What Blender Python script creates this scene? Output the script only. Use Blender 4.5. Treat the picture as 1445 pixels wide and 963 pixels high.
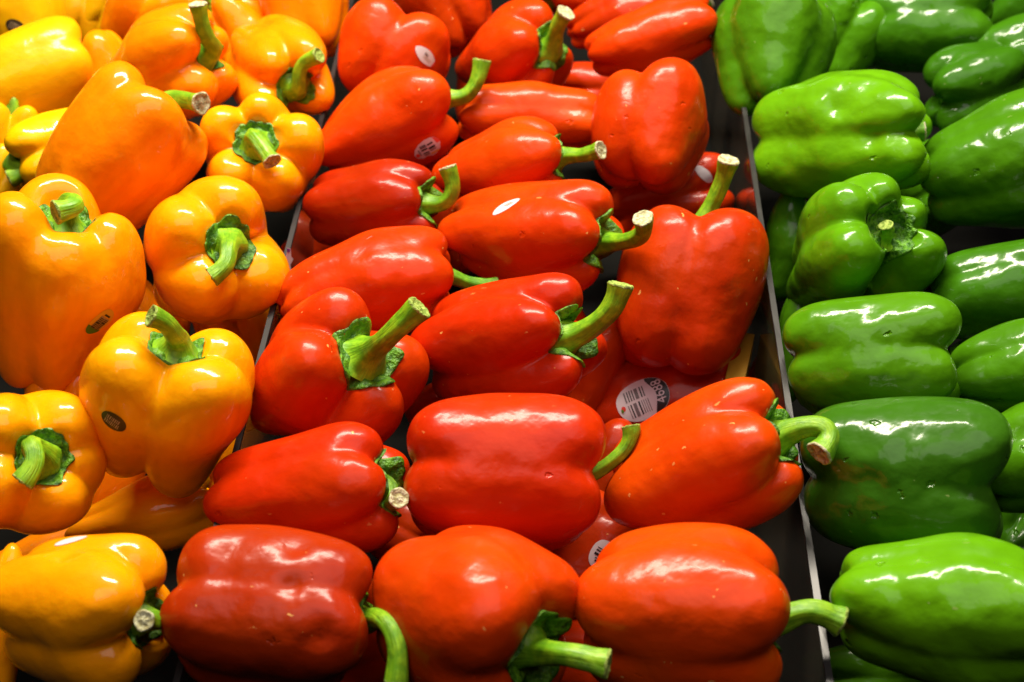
import bpy, math, random
import numpy as np
from mathutils import Vector, Matrix
from mathutils.bvhtree import BVHTree

for o in list(bpy.data.objects):
    bpy.data.objects.remove(o, do_unlink=True)
S = bpy.context.scene
COL = S.collection
R = math.radians

# ------------------------------------------------------------------ camera
PITCH, DIST, LENS = 42.0, 0.85, 50.0
cam_d = bpy.data.cameras.new('camera'); cam = bpy.data.objects.new('camera', cam_d); COL.objects.link(cam)
cam_d.lens, cam_d.sensor_width = LENS, 36.0
cam_d.clip_start, cam_d.clip_end = 0.02, 50.0
FWD = Vector((0, math.cos(R(PITCH)), -math.sin(R(PITCH))))
UPV = Vector((0, math.sin(R(PITCH)), math.cos(R(PITCH))))
RGT = Vector((1, 0, 0))
CAM = -FWD * DIST
cam.location = CAM
cam.rotation_euler = (R(90 - PITCH), 0, 0)
cam_d.dof.use_dof = True
cam_d.dof.focus_distance = 0.80
cam_d.dof.aperture_fstop = 9.0
S.camera = cam

# ------------------------------------------------------------------ world, lamps, exposure
w = bpy.data.worlds.new('World'); S.world = w; w.use_nodes = True
w.node_tree.nodes['Background'].inputs[0].default_value = (0.75, 0.8, 1.0, 1)
w.node_tree.nodes['Background'].inputs[1].default_value = 0.006

def area(name, loc, target, sx, sy, watts, color):
    l = bpy.data.lights.new(name, 'AREA'); l.shape = 'RECTANGLE'; l.size = sx; l.size_y = sy
    l.energy = watts; l.color = color
    o = bpy.data.objects.new(name, l); COL.objects.link(o)
    o.location = loc
    o.rotation_euler = (Vector(target) - Vector(loc)).to_track_quat('-Z', 'Y').to_euler()
    return o

area('case_strip_lamp', (-0.04, 0.52, 1.06), (0, 0.0, 0), 0.95, 0.16, 39.0, (1.0, 0.90, 0.74))
area('aisle_lamp', (0.15, -0.45, 1.9), (0, 0, 0), 2.2, 1.1, 15.0, (1.0, 0.86, 0.86))

S.view_settings.view_transform = 'Standard'
S.view_settings.look = 'None'
S.view_settings.exposure = -0.08
S.view_settings.gamma = 1.0
S.render.engine = 'CYCLES'
S.cycles.max_bounces = 8
S.cycles.use_denoising = True
S.cycles.sample_clamp_indirect = 6.0

# ------------------------------------------------------------------ helpers
FPX = 1445 * LENS / 36.0

def ray(px, py):
    return (FWD + RGT * ((px - 722.5) / FPX) + UPV * ((481.5 - py) / FPX))

def at(px, py, z=0.0):
    d = ray(px, py)
    return CAM + d * ((z - CAM.z) / d.z)

def proj(p):
    q = Vector(p) - CAM
    k = q.dot(FWD)
    return 722.5 + FPX * q.dot(RGT) / k, 481.5 - FPX * q.dot(UPV) / k

def link(name, me, mat, parent=None, mw=None):
    o = bpy.data.objects.new(name, me); COL.objects.link(o)
    if mat: me.materials.append(mat)
    if parent is not None: o.parent = parent
    return o

def mesh(name, verts, faces, smooth=True):
    me = bpy.data.meshes.new(name)
    me.from_pydata([tuple(v) for v in verts], [], faces)
    if smooth:
        me.polygons.foreach_set('use_smooth', [True] * len(me.polygons))
    me.update()
    return me

def tag(o, label=None, cat=None, group=None, kind=None):
    if label: o['label'] = label
    if cat: o['category'] = cat
    if group: o['group'] = group
    if kind: o['kind'] = kind
    return o

# ------------------------------------------------------------------ materials
def new_mat(name):
    m = bpy.data.materials.new(name); m.use_nodes = True
    nt = m.node_tree; nt.nodes.clear()
    out = nt.nodes.new('ShaderNodeOutputMaterial'); b = nt.nodes.new('ShaderNodeBsdfPrincipled')
    nt.links.new(b.outputs[0], out.inputs[0])
    return m, nt, b

class N:
    """tiny node-tree shorthand"""
    def __init__(s, nt): s.nt = nt
    def n(s, t, **kw):
        x = s.nt.nodes.new('ShaderNode' + t)
        for k, v in kw.items(): setattr(x, k, v)
        return x
    def l(s, a, b): s.nt.links.new(a, b)
    def val(s, sock, v):
        if hasattr(v, 'links'): s.l(v, sock)
        else: sock.default_value = v
    def math(s, op, a, b=0.0):
        x = s.n('Math', operation=op); s.val(x.inputs[0], a); s.val(x.inputs[1], b); return x.outputs[0]
    def mix(s, f, a, b, mode='MIX'):
        x = s.n('Mix', data_type='RGBA', blend_type=mode); s.val(x.inputs[0], f); s.val(x.inputs[6], a); s.val(x.inputs[7], b); return x.outputs[2]
    def noise(s, vec, scale, detail=3.0, rough=0.5):
        x = s.n('TexNoise'); s.l(vec, x.inputs['Vector']); x.inputs['Scale'].default_value = scale
        x.inputs['Detail'].default_value = detail; x.inputs['Roughness'].default_value = rough; return x
    def ramp(s, v, a, b):
        x = s.n('MapRange'); x.interpolation_type = 'SMOOTHSTEP'; s.l(v, x.inputs[0]); x.inputs[1].default_value = a; x.inputs[2].default_value = b; return x.outputs[0]

def skin_mat(name, rough, coat, coat_rough, fleck_col, fleck_amt, pit_amt, hue_to, sss, peel, soft_amt):
    m, nt, b = new_mat(name); g = N(nt)
    tc = g.n('TexCoord'); oi = g.n('ObjectInfo')
    off = g.n('VectorMath', operation='ADD')
    rnd = g.math('MULTIPLY', oi.outputs['Random'], 7.3)
    cx = g.n('CombineXYZ'); g.l(rnd, cx.inputs[0]); g.l(rnd, cx.inputs[1]); g.l(rnd, cx.inputs[2])
    g.l(tc.outputs['Object'], off.inputs[0]); g.l(cx.outputs[0], off.inputs[1])
    vec = off.outputs[0]
    st = g.n('Mapping'); g.l(vec, st.inputs[0]); st.inputs['Scale'].default_value = (1, 1, 0.28)
    big = g.noise(vec, 17.0, 2.0); streak = g.noise(st.outputs[0], 110.0, 2.5)
    c = g.mix(g.math('MULTIPLY', g.ramp(big.outputs[0], 0.40, 0.68), 0.4), oi.outputs['Color'],
              g.mix(1.0, oi.outputs['Color'], (*hue_to, 1), 'MULTIPLY'))
    sv = g.n('MapRange'); g.l(streak.outputs[0], sv.inputs[0]); sv.inputs[1].default_value = 0.3; sv.inputs[2].default_value = 0.7
    sv.inputs[3].default_value = 0.91; sv.inputs[4].default_value = 1.07
    hv = g.n('HueSaturation'); g.l(c, hv.inputs['Color']); g.l(sv.outputs[0], hv.inputs['Value']); c = hv.outputs[0]
    # corky flecks, stretched a little along the fruit
    wob = g.noise(vec, 240.0, 2.0)
    wv = g.n('VectorMath', operation='MULTIPLY_ADD'); g.l(wob.outputs['Color'], wv.inputs[0]); wv.inputs[1].default_value = (.004, .004, .009); g.l(vec, wv.inputs[2])
    mp = g.n('Mapping'); g.l(wv.outputs[0], mp.inputs[0]); mp.inputs['Rotation'].default_value = (0.3, 0.5, 0.2); mp.inputs['Scale'].default_value = (1.0, 1.0, 0.5)
    vo = g.n('TexVoronoi'); vo.inputs['Scale'].default_value = 210.0; g.l(mp.outputs[0], vo.inputs['Vector'])
    sep = g.n('SeparateColor'); g.l(vo.outputs['Color'], sep.inputs[0])
    sel = g.math('GREATER_THAN', sep.outputs[0], 0.66)
    patch = g.ramp(g.noise(vec, 26.0, 2.0).outputs[0], 0.42, 0.60)
    rad = g.math('MULTIPLY', sep.outputs[1], 0.17)
    fl = g.math('MULTIPLY', g.math('MULTIPLY', g.math('LESS_THAN', vo.outputs['Distance'], rad), sel), patch)
    c = g.mix(g.math('MULTIPLY', fl, fleck_amt), c, (*fleck_col, 1))
    g.l(c, b.inputs['Base Color'])
    # relief: soft dents, fine orange peel, and pits
    soft = g.noise(vec, 45.0, 1.5); fine = g.noise(vec, 900.0, 1.0)
    mid = g.noise(vec, 130.0, 2.0)
    vp = g.n('TexVoronoi'); vp.inputs['Scale'].default_value = 75.0; g.l(wv.outputs[0], vp.inputs['Vector'])
    sp = g.n('SeparateColor'); g.l(vp.outputs['Color'], sp.inputs[0])
    pit = g.math('MULTIPLY', g.math('SUBTRACT', 1.0, g.ramp(vp.outputs['Distance'], 0.06, 0.17)), g.math('GREATER_THAN', sp.outputs[2], 0.80))
    h = g.math('ADD', g.math('MULTIPLY', soft.outputs[0], soft_amt), g.math('MULTIPLY', fine.outputs[0], peel))
    h = g.math('ADD', h, g.math('MULTIPLY', mid.outputs[0], 0.00042))
    h = g.math('SUBTRACT', h, g.math('MULTIPLY', pit, pit_amt))
    h = g.math('ADD', h, g.math('MULTIPLY', fl, 0.00010))
    bp = g.n('Bump'); bp.inputs['Strength'].default_value = 1.0; bp.inputs['Distance'].default_value = 1.0
    g.l(h, bp.inputs['Height']); g.l(bp.outputs[0], b.inputs['Normal'])
    g.l(bp.outputs[0], b.inputs['Coat Normal'])
    rr = g.n('MapRange'); g.l(mid.outputs[0], rr.inputs[0]); rr.inputs[1].default_value = .3; rr.inputs[2].default_value = .7
    rr.inputs[3].default_value = rough * 0.8; rr.inputs[4].default_value = rough * 1.25
    g.l(rr.outputs[0], b.inputs['Roughness'])
    b.inputs['Specular IOR Level'].default_value = 0.08
    b.inputs['Coat Weight'].default_value = coat; b.inputs['Coat Roughness'].default_value = coat_rough
    if sss:
        b.inputs['Subsurface Weight'].default_value = sss
        b.inputs['Subsurface Radius'].default_value = (1.0, 0.35, 0.08)
        b.inputs['Subsurface Scale'].default_value = 0.004
    return m

SKIN = {
    'red': skin_mat('red_skin', 0.40, 0.36, 0.22, (0.85, 0.45, 0.12), 0.75, 0.0004, (1.05, 2.0, 1.2), 0.10, 0.000014, .0030),
    'orange': skin_mat('orange_skin', 0.34, 0.6, 0.07, (0.9, 0.6, 0.2), 0.12, 0.0, (1.0, 0.86, 1.0), 0.12, 0.000006, .0016),
    'yellow': skin_mat('yellow_skin', 0.38, 0.3, 0.15, (0.9, 0.7, 0.2), 0.1, 0.0, (1.0, 0.88, 1.0), 0.10, 0.000006, .0014),
    'green': skin_mat('green_skin', 0.36, 0.55, 0.15, (0.45, 0.5, 0.18), 0.35, 0.0009, (1.3, 1.2, 1.0), 0.0, 0.000014, .0046),
}

def stem_mat():
    m, nt, b = new_mat('stem_green'); g = N(nt)
    tc = g.n('TexCoord'); oi = g.n('ObjectInfo')
    v = tc.outputs['Object']
    st = g.n('TexNoise'); st.noise_dimensions = '3D'; g.l(v, st.inputs['Vector']); st.inputs['Scale'].default_value = 160; st.inputs['Detail'].default_value = 4
    uv = g.n('UVMap'); mp = g.n('Mapping'); g.l(uv.outputs[0], mp.inputs[0]); mp.inputs['Scale'].default_value = (26, 2.2, 1)
    fib = g.noise(mp.outputs[0], 1.0, 3.0)
    mp2 = g.n('Mapping'); g.l(uv.outputs[0], mp2.inputs[0]); mp2.inputs['Scale'].default_value = (4.5, 1.0, 1)
    blot = g.noise(mp2.outputs[0], 1.6, 2.0)
    c = g.mix(g.ramp(st.outputs[0], 0.35, 0.7), (0.14, 0.36, 0.006, 1), (0.30, 0.56, 0.012, 1))
    c = g.mix(g.math('MULTIPLY', g.ramp(fib.outputs[0], 0.50, 0.72), 0.55), c, (0.055, 0.17, 0.012, 1))
    c = g.mix(g.math('MULTIPLY', g.ramp(blot.outputs[0], 0.68, 0.82), 0.35), c, (0.11, 0.11, 0.02, 1))
    c = g.mix(1.0, c, oi.outputs['Color'], 'MULTIPLY')
    g.l(c, b.inputs['Base Color']); b.inputs['Roughness'].default_value = 0.42
    h = g.math('ADD', g.math('MULTIPLY', fib.outputs[0], 0.0006), g.math('MULTIPLY', st.outputs[0], 0.0004))
    bp = g.n('Bump'); bp.inputs['Distance'].default_value = 1.0; g.l(h, bp.inputs['Height']); g.l(bp.outputs[0], b.inputs['Normal'])
    return m

def calyx_mat():
    m, nt, b = new_mat('calyx_green'); g = N(nt)
    tc = g.n('TexCoord'); oi = g.n('ObjectInfo'); v = tc.outputs['Object']
    n1 = g.noise(v, 190, 4.0, 0.6); n2 = g.noise(v, 420, 3.0)
    c = g.mix(g.ramp(n1.outputs[0], 0.36, 0.66), (0.030, 0.130, 0.004, 1), (0.15, 0.39, 0.010, 1))
    c = g.mix(g.math('MULTIPLY', g.ramp(n2.outputs[0], 0.56, 0.72), 0.25), c, (0.26, 0.44, 0.06, 1))
    c = g.mix(1.0, c, oi.outputs['Color'], 'MULTIPLY')
    g.l(c, b.inputs['Base Color']); b.inputs['Roughness'].default_value = 0.45
    h = g.math('ADD', g.math('MULTIPLY', n1.outputs[0], 0.0032), g.math('MULTIPLY', n2.outputs[0], 0.0008))
    bp = g.n('Bump'); bp.inputs['Distance'].default_value = 1.0; g.l(h, bp.inputs['Height']); g.l(bp.outputs[0], b.inputs['Normal'])
    return m

def cut_mat(name, dark, pale):
    m, nt, b = new_mat(name); g = N(nt)
    tc = g.n('TexCoord'); v = tc.outputs['Object']
    n1 = g.noise(v, 350, 4.0, 0.6); n2 = g.noise(v, 160, 2.0)
    c = g.mix(g.ramp(n1.outputs[0], 0.36, 0.62), dark, pale)
    c = g.mix(g.math('MULTIPLY', g.ramp(n2.outputs[0], 0.58, 0.70), 0.7), c, (0.10, 0.09, 0.035, 1))
    g.l(c, b.inputs['Base Color']); b.inputs['Roughness'].default_value = 0.75
    bp = g.n('Bump'); bp.inputs['Distance'].default_value = 1.0; g.l(g.math('MULTIPLY', n1.outputs[0], 0.0018), bp.inputs['Height']); g.l(bp.outputs[0], b.inputs['Normal'])
    return m

def plain(name, col, rough=0.5, **kw):
    m, nt, b = new_mat(name); g = N(nt)
    tc = g.n('TexCoord'); n1 = g.noise(tc.outputs['Object'], kw.get('scale', 120), 3.0)
    c = g.mix(g.math('MULTIPLY', n1.outputs[0], kw.get('var', 0.3)), (*col, 1), tuple(x * 0.6 for x in col) + (1,))
    g.l(c, b.inputs['Base Color']); b.inputs['Roughness'].default_value = rough
    for k, v in kw.items():
        if k in b.inputs: b.inputs[k].default_value = v
    return m

STEM, CALYX, CUT = stem_mat(), calyx_mat(), cut_mat('cut_stem_end', (0.34, 0.30, 0.12, 1), (0.66, 0.66, 0.42, 1))
GREEN_CUT = cut_mat('green_stem_end', (0.16, 0.26, 0.02, 1), (0.40, 0.52, 0.10, 1))
M_WHITE = plain('sticker_white', (0.72, 0.66, 0.70), 0.3)
M_PINK = plain('sticker_red_print', (0.75, 0.06, 0.04), 0.3)
M_BLACK = plain('sticker_black_print', (0.012, 0.014, 0.016), 0.3)
M_GREY = plain('sticker_grey_print', (0.16, 0.14, 0.15), 0.35)
M_YEL = plain('sticker_yellow', (0.75, 0.42, 0.02), 0.3)
M_SGRN = plain('sticker_green_print', (0.07, 0.22, 0.02), 0.35)
M_BROWN = plain('sticker_dark_brown', (0.035, 0.022, 0.012), 0.35)
M_TAN = plain('sticker_tan_print', (0.40, 0.28, 0.16), 0.35)
M_PURP = plain('sticker_purple_print', (0.06, 0.02, 0.30), 0.35)
M_BLACKTRAY = plain('black_tray_plastic', (0.006, 0.006, 0.005), 0.8)
M_BLACKTRAY.node_tree.nodes['Principled BSDF'].inputs['Specular IOR Level'].default_value = 0.08
M_EDGE = plain('frosted_plastic_edge', (0.026, 0.025, 0.023), 0.36, scale=300, var=0.8)
M_EDGE_SHADED = plain('shaded_plastic_edge', (0.007, 0.0065, 0.006), 0.6, scale=200, var=0.9)  # same edge plastic, darkened for the left divider: shade put into the colour
M_CARD = plain('yellow_card', (0.55, 0.28, 0.008), 0.7)

def acrylic():
    m, nt, b = new_mat('smoky_clear_plastic'); g = N(nt)
    tc = g.n('TexCoord'); n1 = g.noise(tc.outputs['Object'], 30, 4.0)
    c = g.mix(g.ramp(n1.outputs[0], 0.4, 0.7), (0.42, 0.36, 0.27, 1), (0.34, 0.28, 0.20, 1))
    g.l(c, b.inputs['Base Color'])
    b.inputs['Transmission Weight'].default_value = 0.94
    b.inputs['Roughness'].default_value = 0.09
    b.inputs['IOR'].default_value = 1.45
    return m
M_ACR = acrylic()

# ------------------------------------------------------------------ setting: tray floor and the two dividers
def box(name, corners8, mat, parent=None):
    f = [(0, 3, 2, 1), (4, 5, 6, 7), (0, 1, 5, 4), (1, 2, 6, 5), (2, 3, 7, 6), (3, 0, 4, 7)]
    return link(name, mesh(name, corners8, f, False), mat, parent)

def slab(name, x0, x1, y0, y1, z0, z1, mat, parent=None):
    return box(name, [(x0, y0, z0), (x1, y0, z0), (x1, y1, z0), (x0, y1, z0), (x0, y0, z1), (x1, y0, z1), (x1, y1, z1), (x0, y1, z1)], mat, parent)

ZF = -0.135
tray = slab('floor', -0.75, 0.75, -0.45, 0.95, ZF - 0.02, ZF, M_BLACKTRAY); tag(tray, kind='structure')

def divider(p_near, p_far, y0, y1, label, edge, thick=0.0034):
    a, b = at(*p_near), at(*p_far)
    d = (b - a); d.z = 0; d.normalize()
    nrm = Vector((d.y, -d.x, 0))
    s = a + d * ((y0 - a.y) / d.y); e = a + d * ((y1 - a.y) / d.y)
    root = bpy.data.objects.new('bin_divider', None); COL.objects.link(root)
    root.location = (s.x, s.y, ZF); root.rotation_euler = (0, 0, math.atan2(d.y, d.x))
    Ln = (e - s).length; H = -ZF - 0.0015
    slab('panel', 0, Ln, -thick / 2, thick / 2, 0.0, H, M_ACR, root)
    # worn top edge: a thin frosted bead with small nicks
    n = 90; rng = random.Random(5); vs, fs = [], []
    for i in range(n + 1):
        x = Ln * i / n
        hw = thick / 2 + 0.0002 + rng.uniform(-.00015, .0001)
        for yy, zz in ((-hw, H - .0002), (-hw * .9, H + .0012), (hw * .9, H + .0012 + rng.uniform(-.0004, 0)), (hw, H - .0002)):
            vs.append((x, yy, zz))
    for i in range(n):
        for k in range(3):
            q = i * 4 + k
            fs.append((q, q + 4, q + 5, q + 1))
    link('top_edge', mesh('top_edge', vs, fs, False), edge, root)
    tag(root, label, 'divider', 'clear dividers between the pepper bins')
    return root

DIV_L = divider((305, 742), (397, 385), -0.33, 0.92, 'clear plastic divider standing between the orange peppers and the red peppers', M_EDGE_SHADED)
DIV_R = divider((1166, 925), (1068, 270), -0.33, 0.92, 'clear plastic divider with worn grey edge between the red and green peppers', M_EDGE)

# ------------------------------------------------------------------ pepper geometry
def smooth(a, b, x):
    t = np.clip((x - a) / (b - a), 0, 1); return t * t * (3 - 2 * t)

def catmull(P, n):
    P = np.array(P, float); m = len(P) - 1
    Q = np.vstack([2 * P[0] - P[1], P, 2 * P[-1] - P[-2]])
    out = []
    for i in range(m):
        p0, p1, p2, p3 = Q[i], Q[i + 1], Q[i + 2], Q[i + 3]
        t = np.linspace(0, 1, n, endpoint=False)[:, None]
        out.append(0.5 * ((2 * p1) + (-p0 + p2) * t + (2 * p0 - 5 * p1 + 4 * p2 - p3) * t ** 2 + (-p0 + 3 * p1 - 3 * p2 + p3) * t ** 3))
    out.append(P[-1:]); return np.vstack(out)

def resample(C, n):
    d = np.r_[0, np.cumsum(np.linalg.norm(np.diff(C, axis=0), axis=1))]
    s = np.linspace(0, d[-1], n)
    return np.stack([np.interp(s, d, C[:, k]) for k in range(C.shape[1])], 1)

def body_shape(L, W, lobes, b, db, dt, gd, sharp, bend, nz, dents, seed, sh, top_w, sq, NT=112, NR=78):
    rng = np.random.default_rng(seed)
    th = np.linspace(-math.pi, math.pi, NT, endpoint=False)
    rads, tops, bots = [], [], []
    for lb in lobes:
        a, amp, tp, bt = (list(lb) + [1.0, 0.0, 0.0][len(lb) - 1:])[:4] if isinstance(lb, (tuple, list)) else (lb, 1.0, 0.0, 0.0)
        dl = (th - R(a) + math.pi) % (2 * math.pi) - math.pi
        gq = min(.56, gd * 1.16); rho = 1 - gq; amp *= rng.uniform(.955, 1.03); tp += rng.uniform(-.025, .025); bt += rng.uniform(-.015, .02)
        rads.append(amp * (gq * np.cos(dl) + np.sqrt(np.maximum(rho ** 2 - (gq * np.sin(dl)) ** 2, 1e-4))))
        tops.append(tp); bots.append(bt)
    rads = np.array(rads)
    Rl = np.log(np.exp(rads * sharp).sum(0)) / sharp
    wt = np.exp(rads * 16); wt /= wt.sum(0)
    top = (wt * np.array(tops)[:, None]).sum(0); bot = (wt * np.array(bots)[:, None]).sum(0)
    Rn = Rl / Rl.max()
    s1 = top_w
    prof = [(0, -.5 + db), (.16 * b, -.5 + .55 * db), (.34 * b, -.5 + .1 * db), (.56 * b, -.498), (.80 * b, -.458), (.965 * b, -.35),
            (b + (1 - b) * .40, -.14), (.995 - .03 * sq, .07), (s1, .25 + .03 * sq), (s1 * (.925 + .06 * sq), .375 + .02 * sq), (s1 * (.77 + .09 * sq), .468 + .012 * sq), (s1 * (.57 + .04 * sq), .5), (.42, .468), (.30, .5 - dt * .82), (.16, .5 - dt), (0, .5 - dt)]
    C = resample(catmull(prof, 14), NR)
    r = np.maximum(C[:, 0], 0.004)[:, None]; z = C[:, 1][:, None]
    ipk = int(np.argmax(C[:, 1]))
    g = 0.60 + 0.95 * (2 * z) ** 2
    rr = r * (1 + g * (Rn - 1)[None, :])
    mt = smooth(-.05, .5, z); mb = smooth(-.05, .5, -z)
    inner_t = np.ones_like(z); inner_t[ipk:] = np.clip(r[ipk:] / .5, 0, 1)
    ibt = int(np.argmin(C[:, 1])); inner_b = np.ones_like(z); inner_b[:ibt] = np.clip(r[:ibt] / .45, 0, 1)
    zz = z + mt * inner_t * (top - sh * (1 - Rn))[None, :] + mb * inner_b * (-bot + .45 * (1 - Rn))[None, :]
    X = rr * np.cos(th); Y = rr * np.sin(th)
    # lumps
    for _ in range(9):
        k = rng.normal(size=3); k *= rng.uniform(1.6, 5.2) / np.linalg.norm(k); ph = rng.uniform(0, 6.28)
        f = nz / np.linalg.norm(k) * 2.2 * np.sin(k[0] * X + k[1] * Y + k[2] * zz * 2.2 * L / W + ph)
        X = X + f * np.cos(th) * np.minimum(1, r * 1.6); Y = Y + f * np.sin(th) * np.minimum(1, r * 1.6)
    # long facets running along the fruit, as real lobes have
    fac = np.zeros_like(X)
    for kf in (5, 7, 9):
        fac = fac + rng.uniform(.3, 1) / kf * np.cos(kf * th[None, :] + rng.uniform(0, 6.28) + rng.uniform(-2.2, 2.2) * zz + 1.2 * np.sin(3 * zz + rng.uniform(0, 6)))
    fac = 1 + nz * 1.7 * fac * np.minimum(1, r * 1.3)
    X = X * fac; Y = Y * fac
    for (da, dz_, dr, dd) in dents:
        dl = (th - R(da) + math.pi) % (2 * math.pi) - math.pi
        dist2 = (dl[None, :] * rr) ** 2 + ((zz - dz_) * 2 * L / W) ** 2
        k = 1 - dd * np.exp(-dist2 / dr ** 2); X = X * k; Y = Y * k
    ext = Y[NR // 4: 3 * NR // 4]
    lo, hi = ext.min(), ext.max()
    sc = W / (hi - lo); Y = (Y - (hi + lo) / 2 * np.minimum(1, 1)) * sc
    exx = X[NR // 4: 3 * NR // 4]; X = (X - (exx.max() + exx.min()) / 2 * .6) * sc
    zlo, zhi = zz.min(), zz.max()
    zz = (zz - (zlo + zhi) / 2) * (L / (zhi - zlo))
    bv, bw = bend
    q = (zz / L) ** 2 - .08
    X = X + bv * q * L; Y = Y + bw * q * L
    V = np.stack([X, -Y, zz], -1).reshape(-1, 3)
    F = []
    for i in range(NR - 1):
        for j in range(NT):
            a_, b_ = i * NT + j, i * NT + (j + 1) % NT
            F.append((a_, a_ + NT, b_ + NT, b_))
    F.append(tuple(range(NT)))
    F.append(tuple((NR - 1) * NT + j for j in range(NT - 1, -1, -1)))
    apex = V[(NR - 1) * NT:].mean(0)
    return V, F, apex

def tube(path, radii, seg, flute, rng):
    P = np.array(path); n = len(P)
    T = np.gradient(P, axis=0); T /= np.linalg.norm(T, axis=1)[:, None]
    ref = np.array([1., 0, 0]) if abs(T[0][0]) < .8 else np.array([0, 1., 0])
    N0 = ref - T[0] * ref.dot(T[0]); N0 /= np.linalg.norm(N0)
    V, frames = [], []
    tw = rng.uniform(-1.2, 1.2); nf = rng.choice([5, 6])
    a = np.linspace(0, 2 * math.pi, seg, endpoint=False)
    for i in range(n):
        N0 = N0 - T[i] * N0.dot(T[i]); N0 /= np.linalg.norm(N0); B = np.cross(T[i], N0)
        t = i / (n - 1)
        fl = 1 + flute * (1 - .3 * t) * np.cos(nf * a + tw * t) + .03 * np.sin(2 * a + 5 * t) + .025 * np.sin(3 * a - 9 * t)
        rr = radii[i] * fl
        V.append(P[i] + np.cos(a)[:, None] * rr[:, None] * N0 + np.sin(a)[:, None] * rr[:, None] * B)
        frames.append((N0, B, T[i]))
    F = []
    for i in range(n - 1):
        for j in range(seg):
            p, q = i * seg + j, i * seg + (j + 1) % seg
            F.append((p, q, q + seg, p + seg))
    return np.vstack(V), F, frames, a

NAMES = {'red': 'red_bell_pepper', 'orange': 'orange_bell_pepper', 'green': 'green_bell_pepper', 'yellow': 'yellow_bell_pepper'}
GROUPS = {'red': 'red bell peppers heaped in the middle bin', 'orange': 'orange bell peppers heaped left of the clear divider',
          'green': 'green bell peppers laid in rows on the right', 'yellow': 'yellow bell peppers in the far left corner'}
COLS = {'red': (0.62, 0.036, 0.0005), 'orange': (0.96, 0.395, 0.001), 'green': (0.070, 0.235, 0.003), 'yellow': (0.84, 0.44, 0.002)}
SEED = [100]
DEBUG = []

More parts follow.
